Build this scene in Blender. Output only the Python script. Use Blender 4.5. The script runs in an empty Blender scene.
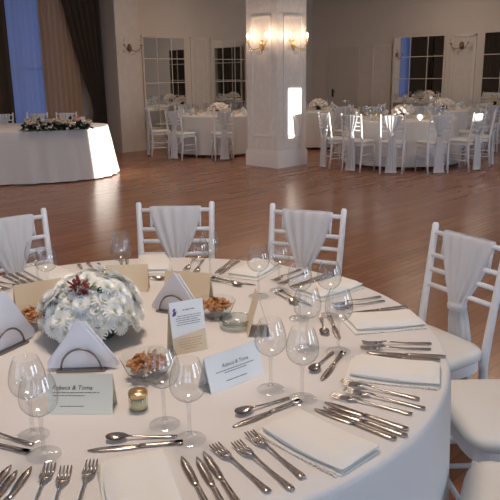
import bpy, math, random
from mathutils import Matrix, Vector
random.seed(7)
SC = bpy.context.scene
COL = SC.collection
PI = math.pi
def R(d): return math.radians(d)

# ------------------------------------------------------------------ camera
F_PX, PITCH, ROLL, CAM_Z = 670.0, math.atan(175/670.0), R(0.8), 1.505
cam = bpy.data.cameras.new('camera'); cam_o = bpy.data.objects.new('camera', cam); COL.objects.link(cam_o)
cam.sensor_width = 36; cam.lens = F_PX/500*36; cam.clip_start = .05; cam.clip_end = 200
_c, _s = math.cos(ROLL), math.sin(ROLL)
_r0, _u0, _f0 = Vector((1,0,0)), Vector((0,math.sin(PITCH),math.cos(PITCH))), Vector((0,math.cos(PITCH),-math.sin(PITCH)))
_rt, _up = _c*_r0 - _s*_u0, _s*_r0 + _c*_u0
m = Matrix.Identity(4)
for i in range(3):
    m[i][0] = _rt[i]; m[i][1] = _up[i]; m[i][2] = -_f0[i]
m[2][3] = CAM_Z
cam_o.matrix_world = m
SC.camera = cam_o

# ------------------------------------------------------------------ world, sun, area lights, exposure
S2 = math.sqrt(2)
def uv(u, v, z=0.0):            # room axes (the hall stands at 45 degrees to the view): u to the right wall, v to the curtain wall
    return Vector(((u-v)/S2, (u+v)/S2, z))
w = bpy.data.worlds.new('dusk_sky'); SC.world = w; w.use_nodes = True
bg = w.node_tree.nodes['Background']; bg.inputs[0].default_value = (.34,.48,.95,1); bg.inputs[1].default_value = .45
vs = SC.view_settings
vs.view_transform = 'Standard'; vs.look = 'None'; vs.gamma = 1; vs.use_curve_mapping = False; vs.exposure = 0.22

def light(kind, name, loc, energy, color, **k):
    l = bpy.data.lights.new(name, kind); l.energy = energy; l.color = color
    for a, b in k.items(): setattr(l, a, b)
    o = bpy.data.objects.new(name, l); COL.objects.link(o); o.location = loc
    return o
def aim(o, d): o.rotation_euler = Vector(d).to_track_quat('-Z','Y').to_euler()
SUN_EL = R(3.0)
sun = light('SUN', 'low_sun', (8,-8,6), 9.0, (1,.93,.84), angle=R(.25))
aim(sun, (-math.cos(SUN_EL)/S2, math.cos(SUN_EL)/S2, -math.sin(SUN_EL)))
# daylight area lamps at unseen windows; those before blinds are added for glass highlights
for (p, dv, e, wd) in ((uv(-2.45,-5.9,1.75),(-1,1,-.12),35,1.7),(uv(-3.85,-3.2,1.75),(1,1,-.12),45,2.6),(uv(-3.85,1.2,1.75),(1,1,-.12),25,2.2),(uv(.6,12.25,1.7),(1,-1,-.1),60,2.6),(uv(7.53,-5.60,1.75),(-1,1,-.1),150,1.5),(uv(2.4,-5.60,1.75),(-1,1,-.1),110,1.7)):
    a = light('AREA', 'daylight_area_lamp', p, e, (.58,.77,1), shape='RECTANGLE', size=wd, size_y=2.3); aim(a, dv)
# warm ceiling lamps
for (u, v, e) in ((1.2,1.6,40),(4,5,24),(9,4,22),(9,9.4,22),(12.4,7.4,14),(4.6,9,16)):
    a = light('AREA', 'ceiling_lamp', uv(u,v,3.5), e, (1,.80,.64), shape='DISK', size=.7)

# ------------------------------------------------------------------ materials
MATS = {}
def mat(name, col=(.8,.8,.8), rough=.6, metal=0.0, spec=.5, emit=None, es=0, coat=0, noise=0, nscale=8, bump=0, bscale=60, trans=0, sss=0):
    if name in MATS: return MATS[name]
    M = bpy.data.materials.new(name); M.use_nodes = True; nt = M.node_tree
    b = nt.nodes['Principled BSDF']
    b.inputs['Base Color'].default_value = (*col,1); b.inputs['Roughness'].default_value = rough
    b.inputs['Metallic'].default_value = metal; b.inputs['Specular IOR Level'].default_value = spec
    b.inputs['Coat Weight'].default_value = coat
    b.inputs['Transmission Weight'].default_value = trans
    if emit: b.inputs['Emission Color'].default_value = (*emit,1); b.inputs['Emission Strength'].default_value = es
    tc = nt.nodes.new('ShaderNodeTexCoord')
    if noise:
        n = nt.nodes.new('ShaderNodeTexNoise'); n.inputs['Scale'].default_value = nscale; n.inputs['Detail'].default_value = 5
        nt.links.new(tc.outputs['Object'], n.inputs['Vector'])
        mx = nt.nodes.new('ShaderNodeMix'); mx.data_type = 'RGBA'
        mx.inputs['A'].default_value = (*[c*(1-noise) for c in col],1); mx.inputs['B'].default_value = (*[min(1,c*(1+noise)) for c in col],1)
        nt.links.new(n.outputs['Fac'], mx.inputs['Factor']); nt.links.new(mx.outputs['Result'], b.inputs['Base Color'])
    if bump:
        n2 = nt.nodes.new('ShaderNodeTexNoise'); n2.inputs['Scale'].default_value = bscale; n2.inputs['Detail'].default_value = 3
        nt.links.new(tc.outputs['Object'], n2.inputs['Vector'])
        bp = nt.nodes.new('ShaderNodeBump'); bp.inputs['Strength'].default_value = bump; bp.inputs['Distance'].default_value = .01
        nt.links.new(n2.outputs['Fac'], bp.inputs['Height']); nt.links.new(bp.outputs['Normal'], b.inputs['Normal'])
    MATS[name] = M
    return M
def glass_mat(name, tint=(.97,.98,.98), edge=(.62,.66,.68), refl=1.0, rough=.0):
    # thin clear glass: see-through in the middle, denser at grazing angles, with mirror reflections by Fresnel
    M = bpy.data.materials.new(name); M.use_nodes = True; nt = M.node_tree; nt.nodes.clear()
    out = nt.nodes.new('ShaderNodeOutputMaterial'); mixs = nt.nodes.new('ShaderNodeMixShader')
    tr = nt.nodes.new('ShaderNodeBsdfTransparent'); gl = nt.nodes.new('ShaderNodeBsdfGlossy'); gl.inputs['Roughness'].default_value = rough
    lw = nt.nodes.new('ShaderNodeLayerWeight'); lw.inputs['Blend'].default_value = .35
    cm = nt.nodes.new('ShaderNodeMix'); cm.data_type = 'RGBA'; cm.inputs['A'].default_value = (*tint,1); cm.inputs['B'].default_value = (*edge,1)
    pw = nt.nodes.new('ShaderNodeMath'); pw.operation = 'POWER'; pw.inputs[1].default_value = 3.6
    nt.links.new(lw.outputs['Facing'], pw.inputs[0]); nt.links.new(pw.outputs[0], cm.inputs['Factor'])
    nt.links.new(cm.outputs['Result'], tr.inputs['Color'])
    fc = nt.nodes.new('ShaderNodeLayerWeight'); fc.inputs['Blend'].default_value = .5
    fp = nt.nodes.new('ShaderNodeMath'); fp.operation = 'POWER'; fp.inputs[1].default_value = 5
    ml = nt.nodes.new('ShaderNodeMath'); ml.operation = 'MULTIPLY_ADD'; ml.inputs[1].default_value = .5; ml.inputs[2].default_value = .035*refl; ml.use_clamp = True
    nt.links.new(fc.outputs['Facing'], fp.inputs[0]); nt.links.new(fp.outputs[0], ml.inputs[0]); nt.links.new(ml.outputs[0], mixs.inputs[0])
    nt.links.new(tr.outputs[0], mixs.inputs[1]); nt.links.new(gl.outputs[0], mixs.inputs[2]); nt.links.new(mixs.outputs[0], out.inputs[0])
    MATS[name] = M
    return M
def cloth_mat(name, col, trl=.25, bump=.15, bscale=180, clear=0.0):
    M = bpy.data.materials.new(name); M.use_nodes = True; nt = M.node_tree; nt.nodes.clear()
    out = nt.nodes.new('ShaderNodeOutputMaterial'); mx = nt.nodes.new('ShaderNodeMixShader'); mx.inputs[0].default_value = trl
    d = nt.nodes.new('ShaderNodeBsdfDiffuse'); t = nt.nodes.new('ShaderNodeBsdfTranslucent')
    d.inputs[0].default_value = (*col,1); t.inputs[0].default_value = (*col,1)
    tc = nt.nodes.new('ShaderNodeTexCoord'); n2 = nt.nodes.new('ShaderNodeTexNoise'); n2.inputs['Scale'].default_value = bscale
    nt.links.new(tc.outputs['Object'], n2.inputs['Vector'])
    bp = nt.nodes.new('ShaderNodeBump'); bp.inputs['Strength'].default_value = bump; bp.inputs['Distance'].default_value = .004
    nt.links.new(n2.outputs['Fac'], bp.inputs['Height']); nt.links.new(bp.outputs['Normal'], d.inputs['Normal'])
    nt.links.new(d.outputs[0], mx.inputs[1]); nt.links.new(t.outputs[0], mx.inputs[2])
    last = mx
    if clear:
        m2 = nt.nodes.new('ShaderNodeMixShader'); m2.inputs[0].default_value = clear
        tp = nt.nodes.new('ShaderNodeBsdfTransparent')
        nt.links.new(mx.outputs[0], m2.inputs[1]); nt.links.new(tp.outputs[0], m2.inputs[2]); last = m2
    nt.links.new(last.outputs[0], out.inputs[0])
    MATS[name] = M
    return M
def floor_mat():
    M = bpy.data.materials.new('parquet'); M.use_nodes = True; nt = M.node_tree; b = nt.nodes['Principled BSDF']
    tc = nt.nodes.new('ShaderNodeTexCoord')
    br = nt.nodes.new('ShaderNodeTexBrick'); br.inputs['Scale'].default_value = 1.0; br.offset = .37
    br.inputs['Brick Width'].default_value = .62; br.inputs['Row Height'].default_value = .07; br.inputs['Mortar Size'].default_value = .0016
    br.inputs['Color1'].default_value = (.255,.104,.047,1); br.inputs['Color2'].default_value = (.34,.148,.070,1); br.inputs['Mortar'].default_value = (.12,.06,.035,1)
    nt.links.new(tc.outputs['Object'], br.inputs['Vector'])
    mp = nt.nodes.new('ShaderNodeMapping'); mp.inputs['Scale'].default_value = (1.2,22,1)
    n = nt.nodes.new('ShaderNodeTexNoise'); n.inputs['Scale'].default_value = 2; n.inputs['Detail'].default_value = 6
    nt.links.new(tc.outputs['Object'], mp.inputs[0]); nt.links.new(mp.outputs[0], n.inputs['Vector'])
    mx = nt.nodes.new('ShaderNodeMix'); mx.data_type = 'RGBA'; mx.blend_type = 'MULTIPLY'; mx.inputs['Factor'].default_value = .3
    nt.links.new(br.outputs['Color'], mx.inputs['A']); nt.links.new(n.outputs['Color'], mx.inputs['B'])
    hs = nt.nodes.new('ShaderNodeHueSaturation'); hs.inputs['Value'].default_value = 1.25
    rb = nt.nodes.new('ShaderNodeRGBToBW'); nt.links.new(n.outputs['Color'], rb.inputs[0]); nt.links.new(rb.outputs[0], mx.inputs['B'])
    nt.links.new(mx.outputs['Result'], hs.inputs['Color']); nt.links.new(hs.outputs[0], b.inputs['Base Color'])
    b.inputs['Roughness'].default_value = .26; b.inputs['Specular IOR Level'].default_value = .5
    bp = nt.nodes.new('ShaderNodeBump'); bp.inputs['Strength'].default_value = .1; bp.inputs['Distance'].default_value = .004
    nt.links.new(br.outputs['Fac'], bp.inputs['Height']); bp.invert = True; nt.links.new(bp.outputs[0], b.inputs['Normal'])
    MATS['parquet'] = M; return M
def damask_mat(name, c1, c2, scale):
    M = bpy.data.materials.new(name); M.use_nodes = True; nt = M.node_tree; b = nt.nodes['Principled BSDF']
    tc = nt.nodes.new('ShaderNodeTexCoord'); mp = nt.nodes.new('ShaderNodeMapping'); mp.inputs['Scale'].default_value = (1,1,.7)
    v = nt.nodes.new('ShaderNodeTexVoronoi'); v.inputs['Scale'].default_value = scale
    nt.links.new(tc.outputs['Object'], mp.inputs[0]); nt.links.new(mp.outputs[0], v.inputs['Vector'])
    rp = nt.nodes.new('ShaderNodeValToRGB'); rp.color_ramp.elements[0].position = .25; rp.color_ramp.elements[1].position = .6
    rp.color_ramp.elements[0].color = (*c1,1); rp.color_ramp.elements[1].color = (*c2,1)
    nt.links.new(v.outputs['Distance'], rp.inputs[0]); nt.links.new(rp.outputs[0], b.inputs['Base Color']); b.inputs['Roughness'].default_value = .55
    MATS[name] = M; return M

mat('wall_paint', (.60,.52,.44), .8, noise=.04, nscale=3)
damask_mat('wallpaper', (.63,.55,.48), (.60,.52,.45), 9)
mat('ceiling_paint', (.75,.71,.65), .9)
mat('trim_paint', (.66,.58,.50), .5)
mat('dado_paint', (.55,.475,.40), .8)
damask_mat('column_paper', (.82,.77,.72), (.77,.72,.67), 14)
mat('column_paint', (.84,.80,.76), .5)
floor_mat()
mat('mirror_glass', (.82,.83,.82), .02, metal=1)
cloth_mat('drape_dark', (.075,.055,.040), .05, .3, 60)
cloth_mat('sheer_gold', (.60,.42,.28), .4, .2, 60, .12)
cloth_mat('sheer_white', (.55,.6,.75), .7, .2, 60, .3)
cloth_mat('table_linen', (.80,.775,.755), .08, .25, 260)
cloth_mat('napkin_linen', (.87,.85,.80), .08, .3, 300)
cloth_mat('chiffon', (.78,.78,.80), .3, .2, 200)
mat('lace', (.74,.70,.62), .8, bump=.5, bscale=300)
mat('chair_paint', (.80,.80,.82), .35)
mat('cushion', (.74,.73,.69), .7, bump=.1, bscale=200)
mat('steel', (.50,.45,.41), .24, metal=1)
mat('steel_dark', (.25,.23,.22), .3, metal=1)
glass_mat('clear_glass', (.965,.972,.975), (.22,.25,.28), 3.0)
glass_mat('dish_glass', (.90,.93,.93), (.30,.34,.35), 2.2)
glass_mat('pane_glass', (.97,.98,1), (.8,.85,.9), 1.0)
mat('card_cream', (.88,.83,.68), .7)
mat('card_white', (.90,.89,.86), .6)
mat('card_tan', (.76,.62,.43), .7, noise=.03, nscale=20)
mat('ink', (.08,.075,.08), .7)
mat('ink_gold', (.45,.30,.14), .5)
mat('ink_violet', (.13,.07,.25), .6)
mat('paper_napkin', (.86,.85,.90), .8)
mat('chips', (.52,.24,.09), .6, noise=.5, nscale=40)
mat('petal', (.95,.945,.90), .6)
mat('petal_eye', (.62,.66,.25), .7)
mat('red_petal', (.20,.025,.03), .6, noise=.4, nscale=60)
mat('leaf', (.035,.075,.03), .55, noise=.4, nscale=40)
mat('leaf_dark', (.012,.035,.016), .55, noise=.4, nscale=40)
mat('rose_cream', (.72,.58,.42), .6)
mat('rose_pink', (.75,.38,.38), .6)
mat('rose_white', (.85,.82,.78), .6)
mat('flower_pale', (.85,.74,.66), .7)
mat('gold', (.72,.50,.24), .3, metal=1)
mat('old_brass', (.20,.13,.07), .45, metal=.6)
mat('bulb_lit', (1,.9,.8), .4, emit=(1,.78,.58), es=38)
mat('bulb_off', (.6,.52,.44), .3)
mat('wood_table', (.3,.2,.12), .5)
mat('black_metal', (.02,.02,.02), .4)
mat('wax', (.8,.62,.3), .5)

# ------------------------------------------------------------------ mesh helpers
class MB:
    def __init__(s): s.v=[]; s.f=[]; s.sm=[]
    def add(s, vs, fs, smooth=False, M=None):
        o=len(s.v)
        for p in vs:
            p=Vector(p); s.v.append(M@p if M else p)
        for f in fs: s.f.append(tuple(i+o for i in f)); s.sm.append(smooth)
        return s
    def box(s, c, d, M=None, taper=1.0):
        x,y,z=d[0]/2,d[1]/2,d[2]/2; vs=[]
        for k,t in ((-1,1),(1,taper)):
            for a,b in ((-1,-1),(1,-1),(1,1),(-1,1)): vs.append((c[0]+a*x*t,c[1]+b*y*t,c[2]+k*z))
        return s.add(vs,[(3,2,1,0),(4,5,6,7),(0,1,5,4),(1,2,6,5),(2,3,7,6),(3,0,4,7)],False,M)
    def lathe(s, prof, n=24, M=None, smooth=True, cap=False, wob=None):
        vs=[];fs=[]
        for j,(r,z) in enumerate(prof):
            for i in range(n):
                a=2*PI*i/n; rr=r*(1+(wob(a,j) if wob else 0)); vs.append((rr*math.cos(a),rr*math.sin(a),z))
        for j in range(len(prof)-1):
            for i in range(n):
                k=(i+1)%n; fs.append((j*n+i,j*n+k,(j+1)*n+k,(j+1)*n+i))
        if cap: fs.append(tuple(range(n))[::-1]); fs.append(tuple((len(prof)-1)*n+i for i in range(n)))
        return s.add(vs,fs,smooth,M)
    def tube(s, pts, r, n=8, M=None, cap=True):
        pts=[Vector(p) for p in pts]; rr=r if isinstance(r,(list,tuple)) else [r]*len(pts); vs=[];fs=[]
        for i,p in enumerate(pts):
            d=(pts[min(i+1,len(pts)-1)]-pts[max(i-1,0)]).normalized()
            a=d.cross(Vector((0,0,1)) if abs(d.z)<.95 else Vector((0,1,0))).normalized(); b=d.cross(a)
            for k in range(n):
                t=2*PI*k/n; vs.append(p+rr[i]*(math.cos(t)*a+math.sin(t)*b))
        for i in range(len(pts)-1):
            for k in range(n):
                q=(k+1)%n; fs.append((i*n+k,i*n+q,(i+1)*n+q,(i+1)*n+k))
        if cap: fs.append(tuple(range(n))[::-1]); fs.append(tuple((len(pts)-1)*n+i for i in range(n)))
        return s.add(vs,fs,True,M)
    def grid(s, fn, nu, nv, M=None, wrap=False, smooth=True):
        vs=[fn(i/nu if wrap else i/(nu-1), j/(nv-1)) for j in range(nv) for i in range(nu)]; fs=[]
        for j in range(nv-1):
            for i in range(nu if wrap else nu-1):
                k=(i+1)%nu; fs.append((j*nu+i,j*nu+k,(j+1)*nu+k,(j+1)*nu+i))
        return s.add(vs,fs,smooth,M)
    def prism(s, poly, z0, z1, M=None, smooth=False):
        n=len(poly); vs=[(x,y,z0) for x,y in poly]+[(x,y,z1) for x,y in poly]
        fs=[tuple(range(n))[::-1],tuple(range(n,2*n))]+[(i,(i+1)%n,n+(i+1)%n,n+i) for i in range(n)]
        return s.add(vs,fs,smooth,M)
    def slab(s, stations, th, M=None):
        # flat bar along x: stations (x, half width, z); thickness th
        vs=[];fs=[];n=len(stations)
        for x,h,z in stations: vs += [(x,-h,z),(x,h,z),(x,h*.8,z+th),(x,-h*.8,z+th)]
        for i in range(n-1):
            for k in range(4):
                q=(k+1)%4; fs.append((i*4+k,i*4+q,(i+1)*4+q,(i+1)*4+k))
        fs.append((3,2,1,0)); fs.append(tuple((n-1)*4+k for k in range(4)))
        return s.add(vs,fs,True,M)
    def build(s, name, material, parent=None, loc=None):
        me=bpy.data.meshes.new(name); me.from_pydata([tuple(p) for p in s.v],[],s.f)
        me.polygons.foreach_set('use_smooth', s.sm); me.materials.append(MATS[material]); me.update()
        o=bpy.data.objects.new(name, me); COL.objects.link(o)
        if parent: o.parent=parent
        if loc is not None: o.location=loc
        return o
def tag(o, label=None, cat=None, group=None, kind=None):
    if label: o['label']=label
    if cat: o['category']=cat
    if group: o['group']=group
    if kind: o['kind']=kind
    return o
def thing(name, label, cat, loc=(0,0,0), rz=0, group=None):
    o=bpy.data.objects.new(name,None); COL.objects.link(o); o.location=loc; o.rotation_euler=(0,0,rz); o.empty_display_size=.05
    return tag(o,label,cat,group)
def kids(o): return [c for c in list(COL.objects) if c.parent==o]
KIDS={}
def dup(root, loc, rz, label, group=None):
    if root not in KIDS:
        KIDS[root]=[(c, kids(c)) for c in kids(root)]
    r=root.copy(); COL.objects.link(r); r.location=loc; r.rotation_euler=(0,0,rz); r['label']=label
    if group: r['group']=group
    for c,g in KIDS[root]:
        d=c.copy(); COL.objects.link(d); d.parent=r
        for e in g:
            f=e.copy(); COL.objects.link(f); f.parent=d
    return r
def place(proto, used, loc, rz, label, group):
    if proto.name not in used:
        used.add(proto.name); proto.location=loc; proto.rotation_euler=(0,0,rz); proto['label']=label
        if group: proto['group']=group
        return proto
    return dup(proto,loc,rz,label,group)
USED=set()
def struct(name, mb, m, **k):
    o=mb.build(name,m,**k); o['kind']='structure'; return o
R45=Matrix.Rotation(R(45),4,'Z')         # (u,v,z) -> world
def ubox(mb, u0,u1,v0,v1,z0,z1): return mb.box(((u0+u1)/2,(v0+v1)/2,(z0+z1)/2),(u1-u0,v1-v0,z1-z0))
def ustruct(name, mb, m, parent=None):
    o=mb.build(name,m,parent)
    if not parent: o.rotation_euler=(0,0,R(45))
    o['kind']='structure'; return o

# ------------------------------------------------------------------ the hall
U0,U1,V0,V1,H=-3.6,14.07,-5.66,11.667,3.6
VR=12.35       # back of the curtain recess
ustruct('floor', ubox(MB(),U0-.2,U1+.2,V0-.2,VR+.3,-.1,0),'parquet')
ustruct('ceiling', ubox(MB(),U0-.2,U1+.2,V0-.2,VR+.3,H,H+.1),'ceiling_paint')
mb=MB()      # curtain wall: solid part with the mirrors, reveal, recess with a window opening
ubox(mb,7.95,U1+.2,V1,VR+.25,0,H)
ubox(mb,U0-.2,-.9,V1+.3,VR+.25,0,H); ubox(mb,2.1,4.3,VR,VR+.25,0,H); ubox(mb,7.25,7.95,VR,VR+.25,0,H)
ubox(mb,4.3,7.25,VR,VR+.25,0,.25); ubox(mb,4.3,7.25,VR,VR+.25,3.1,H); ubox(mb,-.9,2.1,VR,VR+.25,0,.5); ubox(mb,-.9,2.1,VR,VR+.25,3.0,H)
ustruct('wall_left', mb,'wall_paint')
ustruct('trim_1', ubox(MB(),7.93,8.5,V1-.09,V1,0,H),'wallpaper')      # pilaster beside the recess
ustruct('wall_right', ubox(MB(),U1,U1+.2,V0-.2,VR+.25,0,H),'wall_paint')
BW=[(-4.6,-1.8),(.1,2.3)]
mb=MB(); prev=V0-.2
for a,b in BW:
    ubox(mb,U0-.2,U0,prev,a,0,H); ubox(mb,U0-.2,U0,a,b,0,.6); ubox(mb,U0-.2,U0,a,b,2.9,H); prev=b
ubox(mb,U0-.2,U0,prev,VR+.25,0,H)
ustruct('wall_back', mb,'wall_paint')
# unseen front wall: tall window, and added slots shaped for the sun patches
SUN_SLOTS=[(5.50,6.62,.74,1.60),(8.44,8.75,1.17,1.98),(9.60,9.98,1.34,1.62)]
holes=[(-3.4,-1.5,.6,2.9)]+SUN_SLOTS
mb=MB(); prev=U0-.2
for (a,b,z0,z1) in sorted(holes):
    ubox(mb,prev,a,V0-.2,V0,0,H); ubox(mb,a,b,V0-.2,V0,0,z0); ubox(mb,a,b,V0-.2,V0,z1,H); prev=b
ubox(mb,prev,U1+.2,V0-.2,V0,0,H)
ustruct('wall_front', mb,'wall_paint')
wn=0
def window(a,b,z0,z1,v,nx,nz):
    global wn; wn+=1
    fr=MB(); t=.05
    ubox(fr,a,a+t,v-.05,v+.05,z0,z1); ubox(fr,b-t,b,v-.05,v+.05,z0,z1); ubox(fr,a,b,v-.05,v+.05,z0,z0+t); ubox(fr,a,b,v-.05,v+.05,z1-t,z1)
    for i in range(1,nx): x=a+(b-a)*i/nx; ubox(fr,x-.025,x+.025,v-.03,v+.03,z0,z1)
    for i in range(1,nz): z=z0+(z1-z0)*i/nz; ubox(fr,a,b,v-.03,v+.03,z-.025,z+.025)
    o=ustruct('window_%d'%wn, fr,'trim_paint')
    p=ubox(MB(),a,b,v-.004,v+.004,z0,z1).build('pane','pane_glass',o)
window(4.3,7.25,.25,3.1,VR+.1,3,2)
window(-.9,2.1,.5,3.0,VR+.1,3,2)
window(-3.4,-1.5,.6,2.9,V0-.1,2,2)
for a,b in ((1.5,3.3),(6.75,8.3)):      # added, unseen: blinded windows on solid wall, behind the added area lamps
    window(a,b,.6,2.9,V0+.03,2,2)
    o=bpy.data.objects['window_%d'%wn]; ubox(MB(),a+.05,b-.05,V0,V0+.012,.65,2.85).build('added_blind','napkin_linen',o)
for k,(a,b) in enumerate(BW):
    fr=MB(); ub=lambda p,q,r,t_: ubox(fr,U0-.15,U0-.05,p,q,r,t_)
    ub(a,a+.05,.6,2.9); ub(b-.05,b,.6,2.9); ub(a,b,.6,.65); ub(a,b,2.85,2.9); ub((a+b)/2-.025,(a+b)/2+.025,.6,2.9); ub(a,b,2.0,2.05)
    wn+=1; o=ustruct('window_%d'%wn,fr,'trim_paint'); ubox(MB(),U0-.104,U0-.096,a,b,.6,2.9).build('pane','pane_glass',o)
# baseboards
ustruct('baseboard_left', ubox(MB(),8.5,U1,V1-.025,V1,0,.16),'trim_paint')
ustruct('baseboard_right', ubox(ubox(MB(),U1-.025,U1,V0,10.1,0,.16),U1-.025,U1,11.2,V1-.03,0,.16),'trim_paint')
# wall panels (raised mouldings)
def frame(mb,kind,a,b,z0,z1,w=.05,d=.03):
    def seg(p,q,r,s):
        if kind=='L': ubox(mb,p,q,V1-d,V1,r,s)
        else: ubox(mb,U1-d,U1,p,q,r,s)
    seg(a,a+w,z0,z1); seg(b-w,b,z0,z1); seg(a,b,z1-w,z1); seg(a,b,z0,z0+w)
    return mb
ustruct('trim_2', frame(MB(),'L',9.9,10.38,.35,2.32),'trim_paint')
ustruct('trim_3', frame(MB(),'R',9.22,9.78,.35,2.16),'trim_paint')
ustruct('trim_4', frame(MB(),'R',7.12,7.68,.35,2.3),'trim_paint')
ustruct('trim_5', ubox(MB(),U1-.012,U1,9.27,9.73,.4,2.11),'wallpaper')
ustruct('trim_6', ubox(MB(),U1-.012,U1,7.17,7.63,.4,2.25),'wallpaper')
ustruct('trim_7', ubox(MB(),9.95,10.33,V1-.012,V1,.4,2.27),'wallpaper')
# door in the right wall
mb=MB(); ubox(mb,U1-.03,U1,10.16,10.24,0,2.14); ubox(mb,U1-.03,U1,11.06,11.14,0,2.14); ubox(mb,U1-.03,U1,10.24,11.06,2.06,2.14)
d=ustruct('door_1', ubox(MB(),U1-.018,U1,10.24,11.06,.01,2.06),'dado_paint')
fr=ustruct('door_frame', mb,'dado_paint',d)
h=MB(); h.box((U1-.02,10.96,1.03),(.02,.05,.2)); h.tube([(U1-.03,10.96,1.06),(U1-.08,10.96,1.06),(U1-.08,10.84,1.06)],.012)
tag(h.build('door_handle','black_metal',d),'black door handle')

# mirrors on the walls
def mirror(kind,a,b,z0,z1,label,turn=0):
    loc = uv((a+b)/2,V1,z0) if kind=='L' else uv(U1,(a+b)/2,z0)
    rz = R(45) if kind=='L' else R(-45)
    # local: x along the wall, y into the wall, z up
    t=thing('wall_mirror',label,'mirror',loc,rz,'mirrors on the far walls')
    if turn: t.rotation_euler=(0,0,rz+R(turn)); t.location=Vector(loc)+uv(-(b-a)/2*math.sin(R(turn)),0)
    W=b-a; Hh=z1-z0
    MB().box((0,-.012,Hh/2),(W-.06,.012,Hh-.06)).build('mirror_plate','mirror_glass',t)
    f=MB()
    for x in (-W/2+.02,W/2-.02): f.box((x,-.015,Hh/2),(.04,.03,Hh))
    for z in (.02,Hh-.02): f.box((0,-.015,z),(W-.08,.03,.04))
    f.build('frame','wall_paint',t)
    mm=MB()
    for x in (-W/6,W/6): mm.box((x,-.02,Hh/2),(.014,.006,Hh-.08))
    for z in (.9,1.37,1.86): mm.box((0,-.0225,z-z0),(W-.08,.005,.016))
    mm.build('glazing_bar','wall_paint',t)
mirror('L',8.60,9.76,.42,2.32,'tall barred mirror on the far wall, nearest the curtains')
mirror('L',10.48,11.62,.42,2.32,'tall barred mirror on the far wall, just left of the white column')
mirror('R',7.83,9.12,.42,2.33,'tall barred mirror right of the column, reflecting the blue window',4.5)
mirror('R',5.66,6.97,.42,2.34,'tall barred mirror cut off by the right edge of the photo')

# curtains
def drape(name,label,cat,left,right,v,z0,z1,m,folds,amp,nz=14,seed=0):
    random.seed(seed); ph=random.random()*6
    def fn(s,t):
        z=z0+(z1-z0)*t; l=left(t); r_=right(t); k=min(1.6,(r_-l)/max(.01,(right(1)-left(1))))
        u=l+(r_-l)*s; vv=v+amp*math.sin(s*folds*2*PI+ph+.5*math.sin(3*s+t))*(.6+.4*k)
        return (u,vv,z)
    mb=MB().grid(fn,folds*10,nz)
    o=mb.build(name,m); o.rotation_euler=(0,0,R(45)); 
    sd=o.modifiers.new('cloth_thickness','SOLIDIFY'); sd.thickness=.004
    return tag(o,label,cat)
tied=lambda a0,a1:(lambda t: a1+(a0-a1)*(max(0,(t-.27)/.73)**.8) if t>.27 else a1-.12*(.27-t)/.27)
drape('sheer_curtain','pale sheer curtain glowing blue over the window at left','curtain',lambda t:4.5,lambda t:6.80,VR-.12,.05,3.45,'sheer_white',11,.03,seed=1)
drape('gold_curtain','brownish gold sheer curtain beside the blue window','curtain',lambda t:6.62,lambda t:7.42,VR-.2,.03,3.45,'sheer_gold',7,.03,seed=2)
dk=drape('dark_drape','dark brown tied-back drape beside the wall corner','curtain',tied(6.95,7.62),lambda t:7.90,VR-.34,.03,3.5,'drape_dark',6,.05,seed=3)
drape('dark_drape','dark brown drape cut off by the left edge of the photo','curtain',lambda t:4.6,lambda t:5.93,VR-.34,.03,3.5,'drape_dark',7,.05,seed=4)
for a,b in ((3.5,5.05),(.3,1.3)):     # on the wall behind the camera, seen only in the mirrors
    o=drape('dark_drape','dark drape on the window wall behind the camera, seen in the mirrors','curtain',lambda t,a=a:a,lambda t,b=b:b,V0+.15,.03,3.5,'drape_dark',7,.05,seed=5)
    o['group']='drapes reflected in the mirrors'

for a,b in ((1.95,4.5),(-3.4,-.9)):
    o=drape('dark_drape','dark drape on the curtain wall left of the photo, seen in the mirrors','curtain',lambda t,a=a:a,lambda t,b=b:b,11.80,.03,3.5,'drape_dark',9,.05,seed=6)
    o['group']='drapes reflected in the mirrors'
# column: square, turned 45 degrees to the view, i.e. parallel to the hall
cu0,cv1=8.18,7.50                         # near corner in room axes
CW=.70
root=tag(bpy.data.objects.new('column',None)); COL.objects.link(root); root.location=uv(cu0+CW/2,cv1+CW/2,0); root.rotation_euler=(0,0,R(45))
root['kind']='structure'
hw=CW/2
MB().box((0,0,H/2),(CW,CW,H)).build('shaft','column_paper',root)
mb=MB(); mb.box((0,0,.12),(CW+.05,CW+.05,.24)); mb.box((0,0,.26),(CW+.03,CW+.03,.04)); mb.build('plinth','column_paint',root)
mb=MB()
def cframe(z0,z1,a,b,w=.03,d=.02):
    for (p,q,r,s) in ((a,a+w,z0,z1),(b-w,b,z0,z1),(a,b,z0,z0+w),(a,b,z1-w,z1)):
        mb.box(((p+q)/2,-hw-d/2,(r+s)/2),(q-p,d,s-r)); mb.box((-hw-d/2,(p+q)/2,(r+s)/2),(d,q-p,s-r))
cframe(.50,2.42,-.22,.22)
mb.build('panel_moulding','column_paint',root)
for o in kids(root): o['kind']='structure'

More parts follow.
